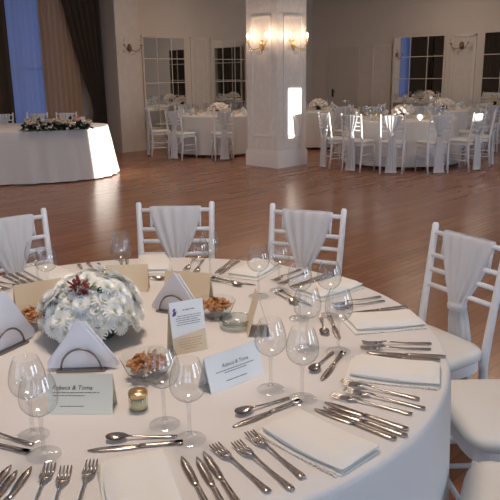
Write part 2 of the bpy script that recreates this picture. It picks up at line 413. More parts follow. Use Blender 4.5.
# ------------------------------------------------------------------ sconces
def sconce(label, lit, loc, rz):
    # local: wall behind at y=0, room towards -y
    t=thing('wall_sconce',label,'wall lamp',loc,rz)
    g='gold' if lit else 'old_brass'
    mb=MB().lathe([(.001,0),(.05,.0),(.055,.012),(.03,.03),(.012,.04),(.001,.045)],16,Matrix.Rotation(R(90),4,'X')@Matrix.Scale(1.5,4,(0,1,0)))
    mb.build('backplate',g,t)
    for s in (-1,1):
        pts=[(0,-.03,-.02)]
        for k in range(1,9):
            a=k/8; pts.append((s*(.205*a),-.03-.10*math.sin(a*PI*.6),-.02-.06*math.sin(a*PI)+.06*a*a))
        e=pts[-1]
        a_=MB().tube(pts,.007,8); a_.lathe([(.003,0),(.03,.006),(.036,.014),(.03,.016),(.008,.012)],14,Matrix.Translation(e)); a_.build('arm',g,t)
        c=MB().lathe([(.011,.012),(.011,.075)],10,Matrix.Translation(e),cap=True).build('candle','bulb_off',t)
        b=MB().lathe([(.002,.075),(.014,.09),(.017,.105),(.011,.125),(.002,.145)],12,Matrix.Translation(e)).build('bulb','bulb_lit' if lit else 'bulb_off',c)
        for k in range(5):
            q=k/4; p=(s*(.205*(.4+.6*q)),-.10-.02*math.sin(q*5),-.03+.02*q)
            MB().lathe([(.001,0),(.004,-.02),(.011,-.045),(.014,-.06),(.009,-.078),(.001,-.088)],6,Matrix.Translation(p),smooth=False).build('crystal_drop','clear_glass',t)
        if lit:
            l=light('POINT','candle_glow',(e[0],e[1]-.02,e[2]+.11),2.3,(1,.70,.46),shadow_soft_size=.03); l.parent=t
    for k in range(3):
        MB().lathe([(.001,0),(.004,-.02),(.012,-.05),(.016,-.07),(.009,-.09),(.001,-.1)],6,Matrix.Translation(((k-1)*.05,-.07,-.06)),smooth=False).build('crystal_drop','clear_glass',t)
    return t
sconce('lit crystal candle sconce on the left face of the column',True,uv(cu0-.001,cv1+CW/2-.02,1.97),R(-45))
sconce('lit crystal candle sconce on the right face of the column',True,uv(cu0+CW/2+.02,cv1-.001,1.97),R(45))
sconce('unlit brass sconce on the wall beside the dark drape',False,uv(8.24,V1-.091,2.06),R(45))
sconce('unlit brass sconce between the two mirrors on the right',False,uv(U1-.013,7.45,2.06),R(-45))
# right wall needs the arms to reach into the room: local -y is (-1,-1)/sqrt2 after -45 degrees

# ------------------------------------------------------------------ banquet chair
def back_y(z): return .175+.07*max(0,(z-.44)/.48)
def make_chair():
    t=thing('banquet_chair','white banquet chair','chair'); t.scale=(1,1,.98)
    # seat cushion, rounded trapezoid
    def outline(sc):
        pts=[]
        for k in range(40):
            a=2*PI*k/40; c,s=math.cos(a),math.sin(a); n=5
            x=abs(c)**(2/n)*math.copysign(1,c); y=abs(s)**(2/n)*math.copysign(1,s)
            pts.append((x*.2*sc*(1-.06*y),y*.19*sc))
        return pts
    mb=MB(); lv=[(.455,.95),(.46,1),(.485,1.01),(.498,.96),(.503,.85),(.505,.5)]
    vs=[];fs=[]
    for z,sc in lv: vs+=[(x,y,z) for x,y in outline(sc)]
    for j in range(len(lv)-1):
        for i in range(40): k=(i+1)%40; fs.append((j*40+i,j*40+k,(j+1)*40+k,(j+1)*40+i))
    fs.append(tuple(range(40))[::-1]); fs.append(tuple(5*40+i for i in range(40)))
    mb.add(vs,fs,True); mb.build('seat_cushion','cushion',t)
    MB().prism(outline(.97),.415,.455).build('seat_frame','chair_paint',t)
    for s in (-1,1):
        MB().tube([(s*.185,-.175,0),(s*.182,-.165,.25),(s*.178,-.160,.415)],[.012,.016,.018],10).build('front_leg','chair_paint',t)
        pts=[(s*.165,.215,0),(s*.168,.19,.2),(s*.17,.178,.43)]+[(s*(.17+.01*(z-.44)/.48),back_y(z),z) for z in (.55,.7,.85,.915)]
        MB().tube(pts+[(s*.181,back_y(.925),.925)],[.012,.016,.017,.016,.015,.014,.014,.009],10).build('back_post','chair_paint',t)
    for z in (.885,.79,.73,.665):
        MB().tube([(-.176,back_y(z),z),(.176,back_y(z),z)],.0105,8).build('back_rail','chair_paint',t)
    for k in range(6):
        x=-.12+.048*k
        MB().tube([(x,back_y(.79),.79),(x,back_y(.885),.885)],.006,6).build('spindle','chair_paint',t)
    for s in (-1,1):
        for z in (.17,.27): MB().tube([(s*.18,-.165,z),(s*.168,.19,z)],.009,8).build('stretcher','chair_paint',t)
    MB().tube([(-.18,-.167,.22),(.18,-.167,.22)],.009,8).build('stretcher','chair_paint',t)
    # chiffon sash over the top rail, gathered low, tails hanging behind
    def loop(z,wd,th,cy,rip,n=84,cx=0):
        out=[]
        for k in range(n):
            a=2*PI*k/n; c,s=math.cos(a),math.sin(a)
            x=wd*c; rr=1+rip*math.sin((x/max(wd,.02))*14+1.3*math.sin(z*9))
            out.append((cx+x,cy+th*math.copysign(abs(s)**.6,s)*rr,z))
        return out
    def loft(rows):
        vs=[];fs=[];n=len(rows[0])
        for r_ in rows: vs+=r_
        for j in range(len(rows)-1):
            for i in range(n): k=(i+1)%n; fs.append((j*n+i,j*n+k,(j+1)*n+k,(j+1)*n+i))
        fs.append(tuple(range(n))); fs.append(tuple((len(rows)-1)*n+i for i in range(n))[::-1])
        return MB().add(vs,fs,True)
    rows=[]
    prof=[(.905,.118,.006),(.902,.126,.014),(.89,.130,.019),(.86,.124,.020),(.82,.113,.021),(.77,.097,.022),(.72,.078,.023),(.68,.058,.024),(.65,.042,.025),(.625,.034,.026)]
    for z,wd,th in prof: rows.append(loop(z,wd,th,back_y(z),.30))
    sash=loft(rows).build('sash','chiffon',t)
    MB().lathe([(.03,.60),(.037,.607),(.039,.618),(.037,.63),(.03,.636)],20,Matrix.Translation((0,back_y(.62),0))).build('sash_knot','chiffon',sash)
    rows=[]
    for z,wd,th,dy in [(.612,.034,.022,0),(.56,.048,.022,.012),(.48,.056,.02,.035),(.36,.064,.02,.04),(.2,.074,.022,.048),(.08,.084,.024,.055),(.03,.09,.024,.06)]:
        rows.append(loop(z,wd,th,back_y(z)+dy+.01,.25))
    loft(rows[::1]).build('sash_tail','chiffon',sash)
    return t
chair=make_chair()
def put_chair(cx,cy,rad,deg,label,group,turn=0):
    a=R(deg); return place(chair,USED,(cx+rad*math.cos(a),cy+rad*math.sin(a),0),a-PI/2+R(turn),label,group)

# ------------------------------------------------------------------ round table and cloth
def make_table(label,loc,rad,group):
    t=thing('round_table',label,'table',loc,0,group)
    MB().lathe([(.001,.725),(rad-.01,.725),(rad-.004,.74),(rad-.01,.755),(.001,.755)],64).build('tabletop','wood_table',t)
    for k in range(4):
        a=PI/4+k*PI/2; MB().tube([(.5*rad*math.cos(a),.5*rad*math.sin(a),0),(.48*rad*math.cos(a),.48*rad*math.sin(a),.725)],.02,8).build('leg','black_metal',t)
    return t
def make_cloth(label,loc,rad,group,seed,hem=.03,n=220):
    random.seed(seed); ks=[(random.choice((9,11,13,15,17,21)),random.random()*6,random.uniform(.5,1)) for _ in range(4)]
    def fold(a): return sum(w_*math.sin(k*a+p) for k,p,w_ in ks)/2.4
    prof=[(0.0,.7625)]+[(rad*q,.7625) for q in (.3,.6,.85,.96)]
    vs=[];fs=[]; rows=[]
    for q in (.02,.4,.75,.93): rows.append([(rad*q*math.cos(2*PI*i/n),rad*q*math.sin(2*PI*i/n),.7625) for i in range(n)])
    for r_,z,f in ((rad-.004,.7622,0),(rad+.004,.757,0),(rad+.009,.74,.1),(rad+.012,.70,.3),(rad+.015,.6,.6),(rad+.02,.45,.8),(rad+.03,.25,1),(rad+.045,.12,1.2),(rad+.05,hem,1.3)):
        rows.append([((r_+.022*f*fold(2*PI*i/n))*math.cos(2*PI*i/n),(r_+.022*f*fold(2*PI*i/n))*math.sin(2*PI*i/n),z) for i in range(n)])
    for r_ in rows: vs+=r_
    fs.append(tuple(range(n)))
    for j in range(len(rows)-1):
        for i in range(n): k=(i+1)%n; fs.append((j*n+i,(j+1)*n+i,(j+1)*n+k,j*n+k))
    o=MB().add(vs,fs,True).build('tablecloth','table_linen',None,loc)
    return tag(o,label,'tablecloth',group)
TX,TY=-.36,1.84
TZ=.7632
make_table('large round dining table in the foreground under a white cloth',(TX,TY,0),.9,'round banquet tables')
make_cloth('white cloth over the large foreground table set for dinner',(TX,TY,0),.9,'white round tablecloths',3)
NEAR='white chairs round the foreground table'
for deg,lab in ((121.5,'white chair with sash cut off by the left edge, behind the foreground table'),
                (90.2,'white sashed chair behind the foreground table, straight beyond the flowers and cards'),
                (63.3,'white sashed chair behind the foreground table, straight below the white column'),
                (30.1,'large white sashed chair at the right edge, its back in view'),
                (3.5,'white cushioned chair at right edge, only seat in view, nearer the chair back'),
                (-24,'white cushioned chair at the bottom right corner, only its seat in view')):
    put_chair(TX,TY,1.145 if deg<-5 else 1.165,deg,lab,NEAR,turn=7 if deg>120 else 0)

# ------------------------------------------------------------------ tableware
def make_wineglass():
    t=thing('wine_glass','glass','glass'); t.scale=(1.04,1.04,.915)
    MB().lathe([(r_,.099+(z-.082)*.099/.116) for r_,z in [(.006,.082),(.012,.0845),(.0185,.088),(.0245,.0935),(.0300,.101),(.0345,.111),(.0365,.122),(.0370,.133),(.0362,.146),(.0342,.160),(.0312,.174),(.0276,.187),(.0243,.198)]],28).build('bowl','clear_glass',t)
    MB().lathe([(.006,.007),(.005,.012),(.0038,.025),(.0036,.075),(.0045,.092),(.0075,.1005)],12).build('stem','clear_glass',t)
    MB().lathe([(.0335,.0006),(.0325,.0018),(.02,.0035),(.009,.0055),(.006,.007)],28).build('foot','clear_glass',t)
    return t
def make_fork(L=.195):
    t=thing('fork','fork','fork')   # lies along +x: head at 0, handle end at L
    MB().slab([(.062,.003,.009),(.085,.0026,.006),(.12,.0032,.003),(.16,.0055,.002),(.185,.0085,.001),(L-.002,.0075,.001),(L,.003,.001)],.0028).build('handle','steel',t)
    h=MB().slab([(.064,.003,.009),(.058,.007,.0075),(.05,.0115,.005),(.042,.0125,.0035)],.0018)
    for k in range(4):
        y=-.0105+.007*k; h.slab([(.043,.0022,.0035),(.02,.0020,.003),(.004,.0018,.006),(0,.0008,.007)],.0018,Matrix.Translation((0,y,0)))
    h.build('head','steel',t); return t
def make_knife(L=.21):
    t=thing('knife','knife','knife')
    MB().slab([(.105,.005,.0012),(.12,.0055,.0012),(.16,.0065,.001),(.195,.0085,.0008),(L-.002,.007,.0008),(L,.003,.0008)],.0045).build('handle','steel',t)
    MB().slab([(0,.001,.001),(.008,.0045,.001),(.025,.0088,.001),(.06,.0098,.001),(.095,.008,.001),(.107,.0045,.0012)],.0022).build('blade','steel',t); return t
def make_spoon(L=.15):
    t=thing('dessert_spoon','spoon','spoon')
    MB().slab([(.043,.0028,.008),(.06,.0024,.006),(.1,.0035,.0025),(.135,.0065,.001),(L-.002,.0055,.001),(L,.002,.001)],.0024).build('handle','steel',t)
    def fn(s,q):
        a=2*PI*s; r_=q; return (.0235+.0235*r_*math.cos(a),.0145*r_*math.sin(a)*(1-.15*math.cos(a)),.0005+.0085*r_*r_)
    b=MB().grid(fn,24,7,wrap=True); b.grid(lambda s,q:(lambda p:(p[0],p[1],p[2]+.0012))(fn(s,1-q)),24,7,wrap=True)
    b.build('bowl','steel',t); return t
def make_napkin():
    # folded linen napkin along +x (towards the table edge), lace edging on one long side
    t=thing('folded_napkin','napkin','napkin')
    def layer(x0,x1,y0,y1,z0,z1,bow):
        mb=MB(); nx,ny=12,8
        def top(s,q):
            x=x0+(x1-x0)*s; y=y0+(y1-y0)*q-.01*math.sin(s*PI)*(1-q); e=min(1,8*min(s,1-s,q,1-q)+.25)
            return (x,y,z0+(z1-z0)*e+bow*math.sin(s*5+q*2))
        mb.grid(top,nx,ny); mb.grid(lambda s,q:(lambda p:(p[0],p[1],z0))(top(s,1-q)),nx,ny)
        vs=[];fs=[]
        edge=[(i/24,0) for i in range(24)]+[(1,i/12) for i in range(12)]+[(1-i/24,1) for i in range(24)]+[(0,1-i/12) for i in range(12)]
        for (s,q) in edge:
            p=top(s,q); vs+=[(p[0],p[1],z0),p]
        n=len(edge)
        for i in range(n): k=(i+1)%n; fs.append((2*i,2*k,2*k+1,2*i+1))
        mb.add(vs,fs,True); return mb
    layer(0,.23,-.062,.064,.0,.010,.0006).build('lower_fold','napkin_linen',t)
    layer(.010,.228,-.056,.060,.010,.026,.0022).build('upper_fold','napkin_linen',t)
    l=MB()
    for k in range(22):
        x=.004+.0103*k; l.lathe([(.001,0),(.0052,.0),(.0055,.002),(.003,.0035),(.001,.0038)],8,Matrix.Translation((x,-.0675,.0)))
    l.build('lace_edging','lace',t); return t
glass=make_wineglass(); fork=make_fork(); knife=make_knife(); spoon=make_spoon(); napkin=make_napkin()
dknife=make_knife(.165); dknife.name='dessert_knife'; 
dknife['category']='knife'
for c in kids(dknife): c.scale=(.79,.85,1) if False else (1,1,1)

def TP(r_,deg,z=TZ):
    return Vector((TX+r_*math.cos(R(deg)),TY+r_*math.sin(R(deg)),z))
def lay(proto,p,q,label,group):      # put a piece with its head at p, pointing its handle at q
    d=q-p; return place(proto,USED,p,math.atan2(d.y,d.x),label,group)
# place name, angle, what to lay
PLACES=[(-107,'the place at the bottom left corner','k d g'),
        (-78,'the place at bottom left behind the cream card','f k d n g'),
        (-49,'the bottom centre place before the white lettered card','f k d n g'),
        (-20,'the right-hand place facing the corner seat','f k d n g'),
        (6,'the right-hand place next above it','f k d n g'),
        (34,'the place before the chair at right edge','f k d n g'),
        (62,'the place before the chair below the column','f k d n g'),
        (93,'the place before the chair behind the flowers','f k d n g'),
        (122,'the place before the chair at left edge','f k d n g'),
        (150,'the far left place at the photo edge','f')]
NM={-107:'bottom left corner',-78:'bottom left place',-49:'bottom centre place',-20:'lower right-hand place',6:'upper right-hand place',
    34:'place before right-edge chair',62:'place before chair below the column',93:'place before chair beyond the flowers',122:'place before left-edge chair',150:'far left place'}
random.seed(11)
jit=lambda s: random.uniform(-s,s)
three=('leftmost','middle','rightmost')
for th,_,what in PLACES:
    nm=NM[th]
    if 'n' in what:
        place(napkin,USED,TP(.655,th-1+jit(1)),R(th+6+jit(4)),'folded white napkin with lace edging at the '+nm,'folded linen napkins')
    few=th in (6,34,62,93)
    if 'f' in what:
        n_=2 if few else 3; nmz=('left of two','right of two') if few else [x+' of three' for x in three]
        for k in range(n_):
            a=th-13.5+k*1.9; p=TP(.665+.018*(k%2)+jit(.006),a-2.2+k*1.6+jit(.5)); q=TP(.885,a+.6*k-.3); p.z=TZ+.0008*k
            lay(fork,p,q,'silver fork, %s at the %s'%(nmz[k],nm),'forks on the foreground table')
    if 'k' in what:
        few=few or th==-20
        n_=2 if few else 3; nmz=('left of two','right of two') if few else [x+' of three' for x in three]
        for k in range(n_):
            a=th+7.5+k*1.5; p=TP(.675+.010*(k%2)+jit(.006),a-.6+k*.3+jit(.3)); q=TP(.885,a-.3+.2*k)
            lay(knife,p,q,'silver knife, %s at the %s'%(nmz[k],nm),'knives on the foreground table')
    if 'd' in what:
        lay(spoon,TP(.575,th-7),TP(.59,th+5),'small silver dessert spoon above the napkin at the '+nm,'dessert spoons')
        lay(dknife,TP(.615,th-10),TP(.62,th+5),'small silver dessert knife beside its spoon at the '+nm,'dessert knives')
GP={-107:((-.110,-.550),(-.064,-.626)),-78:((.167,-.509),(.228,-.574)),-49:((.406,-.347),(.478,-.401)),-20:((.515,-.10),(.599,-.123))}
for th,_,what in PLACES:
    if 'g' not in what: continue
    if th in GP: ps=[Vector((TX+a,TY+b,TZ)) for a,b in GP[th]]
    else: ps=[TP(.53,th+9),TP(.625,th+8.5)]
    for i,p in enumerate(ps):
        place(glass,USED,p,jit(3),'clear stemmed wine glass, %s of the pair at the %s'%(('inner','outer')[i],nm if False else NM[th]),'wine glasses on the foreground table')

# ------------------------------------------------------------------ printed text
def text_mesh(body,size,parent,material,M,name='printed_text',shear=0.0,spacing=1.0):
    cu=bpy.data.curves.new('lettering','FONT'); cu.body=body; cu.size=size; cu.align_x='CENTER'; cu.align_y='CENTER'; cu.shear=shear; cu.space_character=spacing
    cu.resolution_u=2
    o=bpy.data.objects.new('lettering',cu); COL.objects.link(o)
    dg=bpy.context.evaluated_depsgraph_get(); me=bpy.data.meshes.new_from_object(o.evaluated_get(dg))
    bpy.data.objects.remove(o,do_unlink=True)
    me.transform(M); me.materials.clear(); me.materials.append(MATS[material]); me.name=name
    q=bpy.data.objects.new(name,me); COL.objects.link(q); q.parent=parent; return q
def tent(label,pos,deg,L,Hh,front,back,dep=.055,name='tent_card'):
    # printed face looks along local -y; apex along x
    t=thing(name,label,'card',pos,R(deg),None)
    ap=Hh; a=dep/2; th=.0012
    f=MB().add([(-L/2,-a,0),(L/2,-a,0),(L/2,0,ap),(-L/2,0,ap),(-L/2,-a+.002,0),(L/2,-a+.002,0),(L/2,.001,ap-.004),(-L/2,.001,ap-.004)],[(0,1,2,3),(7,6,5,4),(0,4,5,1),(3,2,6,7),(1,5,6,2),(0,3,7,4)]).build('front_leaf',front,t)
    b=MB().add([(-L/2,a,0),(L/2,a,0),(L/2,0.0012,ap),(-L/2,0.0012,ap),(-L/2,a-.002,0),(L/2,a-.002,0),(L/2,.0012,ap-.004),(-L/2,.0012,ap-.004)],[(3,2,1,0),(4,5,6,7),(1,5,4,0),(7,6,2,3),(2,6,5,1),(4,7,3,0)]).build('back_leaf',back,t)
    ang=math.atan2(ap,a)
    M=Matrix.Translation((0,-a/2-.0012,ap/2))@Matrix.Rotation(ang,4,'X')
    return t,f,M,math.hypot(ap,a)
def lines(parent,M,rows,material,name='printed_lines'):
    mb=MB()
    for (x0,x1,y,h) in rows:
        x=x0
        while x<x1:
            wl=min(random.uniform(.004,.011),x1-x); mb.box((x+wl/2,y,.0002),(wl,h,.0003),M); x+=wl+.0018
    return mb.build(name,material,parent)
def rel(x,y,z=TZ): return (TX+x,TY+y,z)
random.seed(5)
t,f,M,hh=tent('white lettered tent card beside the wine glasses at centre',rel(.310,-.292),40,.170,.084,'card_white','card_white')
text_mesh('Rebeca & Toma',.0128,f,'ink',M@Matrix.Translation((.002,.012,.0004)),shear=.25)
lines(f,M,[(-.06,.06,.000,.0016),(-.035,.035,-.006,.0016)],'ink'); lines(f,M,[(-.035,.03,-.026,.0018)],'ink')
t,f,M,hh=tent('cream lettered tent card before the napkin holder at lower left',rel(-.032,-.43),-2,.150,.086,'card_cream','card_cream')
text_mesh('Rebeca & Toma',.0145,f,'ink',M@Matrix.Translation((-.018,.015,.0004)),shear=.25)
lines(f,M,[(-.062,.045,.004,.0015),(-.062,.012,-.003,.0016)],'ink'); lines(f,M,[(-.045,.01,-.027,.0016)],'ink')
tent('blank tan back of a tent card left of the flowers',rel(-.335,.25),212,.155,.10,'card_tan','card_tan')
tent('blank tan back of a tent card just behind the flowers',rel(-.080,.455),183,.150,.095,'card_tan','card_tan')
tent('blank tan back of a tent card behind the middle napkin holder',rel(.145,.365),165,.165,.092,'card_tan','card_tan')
t,f,M,hh=tent('tall tan tent card seen end-on beside the glass dish',rel(.38,.045),95,.10,.118,'card_tan','card_tan',.07,'menu_card')
t,f,M,hh=tent('tall white menu card with small print and tan foot, in the middle of the table',rel(.18,-.085),27,.10,.142,'card_white','card_tan',.06,'menu_card')
lines(f,M,[(-.012,.022,.048,.002)],'ink')
lines(f,M,[(-.03,.04,.032,.0014),(-.034,.038,.026,.0014),(-.034,.03,.02,.0014),(-.03,.036,.014,.0014),(-.034,.034,.008,.0014)],'ink')
MB().prism([(-.048,-.0725),(.048,-.0725),(.048,-.012),(-.048,-.026)],.0002,.0006,M).build('tan_band','card_tan',f)
lines(f,M@Matrix.Translation((0,0,.0006)),[(-.03,.036,-.032,.0014),(-.034,.034,-.039,.0014),(-.034,.03,-.046,.0014),(-.03,.036,-.053,.0014),(-.02,.02,-.060,.0014)],'ink_gold')
mk=MB(); mk.prism([(-.044,.034),(-.034,.036),(-.030,.048),(-.040,.046)],.0002,.0006,M); mk.prism([(-.042,.048),(-.036,.047),(-.032,.054),(-.038,.056)],.0002,.0006,M); mk.build('violet_emblem','ink_violet',f)

# ------------------------------------------------------------------ napkin holders with paper napkins
def holder(pos,deg,lh,ln):
    t=thing('napkin_holder',lh,'napkin holder',pos,R(deg))
    MB().box((0,0,.003),(.125,.05,.006)).build('base','steel_dark',t)
    for s in (-1,1):
        pts=[(.052*math.cos(a),s*.018,.004+.058*math.sin(a)) for a in [PI*k/16 for k in range(17)]]
        MB().tube(pts,.0028,8).build('arch','steel_dark',t)
    n=thing('paper_napkin',ln,'napkin',(pos[0],pos[1],pos[2]+.0065),R(deg))
    for k,(dx,dz,sc) in enumerate(((0,0,1),(.012,-.004,.97),(-.008,-.006,.95))):
        y=-.006+.006*k
        mb=MB().add([(x*sc+dx,y+o,max(0,z+dz if z>.02 else z)) for o in (-.0022,.0022) for x,z in ((-.088,.0),(.088,.0),(.088,.012),(.004,.128),(-.004,.128),(-.088,.012))],
          [(0,1,2,3,4,5),(11,10,9,8,7,6)]+[(i,6+i,6+(i+1)%6,(i+1)%6) for i in range(6)])
        mb.build('folded_sheet','paper_napkin',n)
    return n
holder(rel(-.085,-.21),2,'dark arched napkin holder behind the cream lettered card','white triangular paper napkin standing behind the cream lettered card')
holder(rel(.118,.215),-25,'dark arched napkin holder behind the tall menu card','white triangular paper napkin standing left of the far snack bowl')
n_=holder(rel(-.335,-.07),62,'dark napkin holder at the left edge of the photo','bluish triangular paper napkin at the left edge of the photo'); n_.scale=(1.1,1.1,1.28)

# ------------------------------------------------------------------ snack bowls, dish, candle jar
def bowl(pos,rad,lb,ls,seed):
    t=thing('snack_bowl',lb,'bowl',pos,0,'glass snack bowls')
    wob=lambda a,j:.04*math.sin(12*a)*(j>=3)
    MB().lathe([(.001,.001),(rad*.5,.0),(rad*.55,.004),(rad*.82,.022),(rad,.052),(rad*1.03,.056)],48,wob=wob).build('dish','dish_glass',t)
    random.seed(seed); mb=MB()
    for k in range(150):
        a=random.random()*2*PI; r_=rad*.74*math.sqrt(random.random()); z=.020+.04*(1-(r_/rad/.74)**2)*random.random()+.026*(r_/rad)**2+.004
        Mx=Matrix.Translation((r_*math.cos(a),r_*math.sin(a),z))@Matrix.Rotation(random.uniform(-.9,.9),4,'X')@Matrix.Rotation(random.uniform(-.9,.9),4,'Y')@Matrix.Rotation(random.random()*6,4,'Z')
        L=random.uniform(.006,.013); W_=L*random.uniform(.4,.9)
        mb.lathe([(.001,-.0012),(L*.8,-.001),(L,0),(L*.8,.0015),(.001,.0022)],7,Mx@Matrix.Scale(W_/L,4,(0,1,0)))
    o=mb.build('snack_mix','chips',None,pos); tag(o,ls,'snack',None,'stuff')
bowl(rel(.248,.168),.062,'glass bowl of brown snacks right of the far napkin holder','heap of brown crisps and nuts in the far snack bowl',1)
bowl(rel(.095,-.265),.066,'glass bowl of brown snacks behind the front wine glasses','heap of brown crisps and nuts in the front snack bowl',2)
bowl(rel(-.315,.095),.062,'glass bowl of brown snacks left of the flowers','heap of brown crisps and nuts left of the flowers',3)
t=thing('glass_dish','low round clear glass dish beside the tan menu card','dish',rel(.315,.075))
MB().lathe([(.001,.004),(.045,.0),(.05,.004),(.052,.02),(.049,.028),(.044,.028),(.043,.012),(.001,.01)],32).build('dish','dish_glass',t)
MB().lathe([(.0475,.026),(.052,.028),(.0475,.031),(.044,.028),(.0475,.026)],32).build('rim','dish_glass',t)
t=thing('candle_jar','tiny glass jar with gold lid between cream card and wine glasses','jar',rel(.098,-.435))
MB().lathe([(.001,.001),(.02,.0),(.022,.004),(.022,.03),(.019,.033),(.001,.033)],20).build('jar','dish_glass',t)
MB().lathe([(.001,.033),(.0215,.033),(.0225,.035),(.0225,.043),(.021,.045),(.001,.0455)],20).build('lid','gold',t)
MB().lathe([(.001,.004),(.018,.004),(.018,.022),(.001,.024)],16).build('filling','wax',t)

# ------------------------------------------------------------------ chrysanthemum centrepiece
cp=thing('flower_centrepiece','dome of white chrysanthemums with a dark red bloom on the foreground table','flowers',rel(-.108,.02,TZ+.001))
MB().lathe([(.001,.0),(.06,.0),(.075,.012),(.085,.035),(.08,.045),(.001,.048)],24).build('holder','leaf_dark',cp)
def petals(n,L,w_,tilt,z,off):
    mb=MB()
    for k in range(n):
        a=off+2*PI*k/n; c,s=math.cos(tilt),math.sin(tilt)
        Mx=Matrix.Rotation(a,4,'Z')
        pr=[]
        for q,ww,cv in ((.12,.5,0),(.5,1,.04),(.85,.95,.0),(1,.35,-.05)):
            x=L*q*c; zz=z+L*q*s+L*cv; pr.append((x,-w_*ww,zz)); pr.append((x,w_*ww,zz))
        mb.add(pr,[(0,2,3,1),(2,4,5,3),(4,6,7,5)],True,Mx)
    return mb
pm=MB()
for (n,L,w_,tl,z,of) in ((19,.037,.0034,.06,.0,0),(17,.033,.0032,.36,.001,.2),(14,.026,.003,.72,.002,.1),(9,.017,.003,1.1,.003,.3)):
    q=petals(n,L,w_,tl,z,of); pm.add(q.v,q.f,True)
pm.lathe([(.001,-.03),(.004,-.012),(.008,-.002),(.009,.002)],8)
first=None; dome=[]
N=84; ga=PI*(3-math.sqrt(5))
random.seed(4)
for k in range(N):
    cz=1-(k+.5)/N*.98; rr=math.sqrt(1-cz*cz); a=k*ga
    dome.append(Vector((rr*math.cos(a),rr*math.sin(a),cz)))
RED=min(dome,key=lambda d:(d-Vector((-.18,-.62,.76)).normalized()).length)
for d in dome:
    if d is RED: continue
    p=Vector((d.x*.135,d.y*.128,.048+d.z*.140))*random.uniform(.92,1.07)
    rot=(d+Vector((jit(.35),jit(.35),jit(.3)+.12))).to_track_quat('Z','Y').to_euler(); s=random.uniform(.78,1.02)
    if first is None:
        o=pm.build('blossom','petal',cp); first=o
        e=MB().lathe([(.0065,.004),(.006,.008),(.003,.0105),(.001,.011)],10).build('blossom_eye','petal_eye',o); eye=e
    else:
        o=first.copy(); COL.objects.link(o); o.parent=cp; e=eye.copy(); COL.objects.link(e); e.parent=o
    o.location=p; o.rotation_euler=rot; o.scale=(s,s,s)
mb=MB(); random.seed(9)
for k in range(70):
    d=Vector((random.gauss(0,1),random.gauss(0,1),random.gauss(0,1))).normalized()
    q=d.to_track_quat('Z','Y').to_matrix().to_4x4(); c=d*random.uniform(.012,.026)
    mb.grid(lambda s,t_:(.008*(s-.5)*(1-.3*t_),.003*math.sin(s*6),.012*t_),4,3,Matrix.Translation(c)@q)
rp=Vector((RED.x*.138,RED.y*.135,.035+RED.z*.168))
o=mb.build('red_bloom','red_petal',cp,rp); tag(o,'dark red flower cluster')
mb=MB(); random.seed(13)
def leaf_at(mb,p,d,L,w_):
    q=Vector(d).to_track_quat('Y','Z').to_matrix().to_4x4()
    mb.grid(lambda s,t_:(w_*(s-.5)*2*math.sin(PI*min(.97,max(.05,t_))),L*t_,-.15*L*t_*t_+.1*w_*abs(s-.5)),5,6,Matrix.Translation(p)@q)
for k in range(20):
    a=random.random()*2*PI; e_=random.uniform(-.05,.9); d=Vector((math.cos(a)*math.cos(e_),math.sin(a)*math.cos(e_),math.sin(e_)))
    leaf_at(mb,Vector((d.x*.115,d.y*.110,.025+d.z*.135)),d+Vector((jit(.5),jit(.5),jit(.3))),random.uniform(.03,.045),.009)
for q in (Vector((.06,-.6,.75)),Vector((.12,-.5,.8)),Vector((.35,-.55,.75)),Vector((-.05,-.7,.7)),Vector((.3,-.9,.25)),Vector((.1,-.95,.3))):
    d=q.normalized(); leaf_at(mb,Vector((d.x*.132,d.y*.126,.03+d.z*.158)),d+Vector((jit(.6),jit(.6),.2)),.032,.009)
mb.build('leaves','leaf',cp)

# ------------------------------------------------------------------ far tables
def far_glass():
    mb=MB().lathe([(.001,0),(.032,0),(.004,.006),(.004,.08),(.03,.105),(.036,.135),(.029,.195)],10)
    o=mb.build('wine_glass','clear_glass'); return tag(o,'small wine glass','glass')
fg=far_glass()
def far_napkin():
    # napkin folded to a standing fan
    mb=MB()
    for k in range(7):
        a=-.9+1.8*k/6; 
        mb.add([(-.004,-.02,0),(.004,-.02,0),(math.sin(a)*.07+.014,.0,math.cos(a)*.10),(math.sin(a)*.07-.014,.0,math.cos(a)*.10),(-.004,.02,0),(.004,.02,0),(math.sin(a)*.07+.014,.015,math.cos(a)*.10-.004),(math.sin(a)*.07-.014,.015,math.cos(a)*.10-.004)],
          [(0,1,2,3),(7,6,5,4),(1,5,6,2),(0,3,7,4),(3,2,6,7),(0,4,5,1)])
    o=mb.build('standing_napkin','napkin_linen'); return tag(o,'napkin','napkin')
fn_=far_napkin()
def far_card():
    o=MB().add([(-.05,-.025,0),(.05,-.025,0),(.05,0,.075),(-.05,0,.075),(-.05,.025,0),(.05,.025,0)],[(0,1,2,3),(3,2,5,4),(0,3,4),(1,5,2),(0,4,5,1)]).build('tent_card','card_tan'); return tag(o,'card','card')
fc=far_card()
def far_flowers(label,loc,m,rad=.17,seed=0):
    random.seed(seed)
    t=thing('flower_centrepiece',label,'flowers',loc)
    MB().lathe([(.001,0),(.07,0),(.05,.02),(.045,.05),(.09,.075),(.001,.08)],16).build('holder','leaf_dark',t)
    for k in range(26):
        cz=1-(k+.5)/26*.95; rr=math.sqrt(1-cz*cz); a=k*ga; d=Vector((rr*math.cos(a)*rad,rr*math.sin(a)*rad,.07+cz*rad*.75))
        mb=MB(); s=rad*.27
        mb.lathe([(.001,-s*.6),(s*.7,-s*.4),(s,0),(s*.75,s*.5),(s*.3,s*.62),(.001,s*.4)],9,Matrix.Translation(d)@Matrix.Rotation(random.random(),4,'X'),wob=lambda a,j:.18*math.sin(5*a+j))
        mb.build('blossom',m,t)
    return t
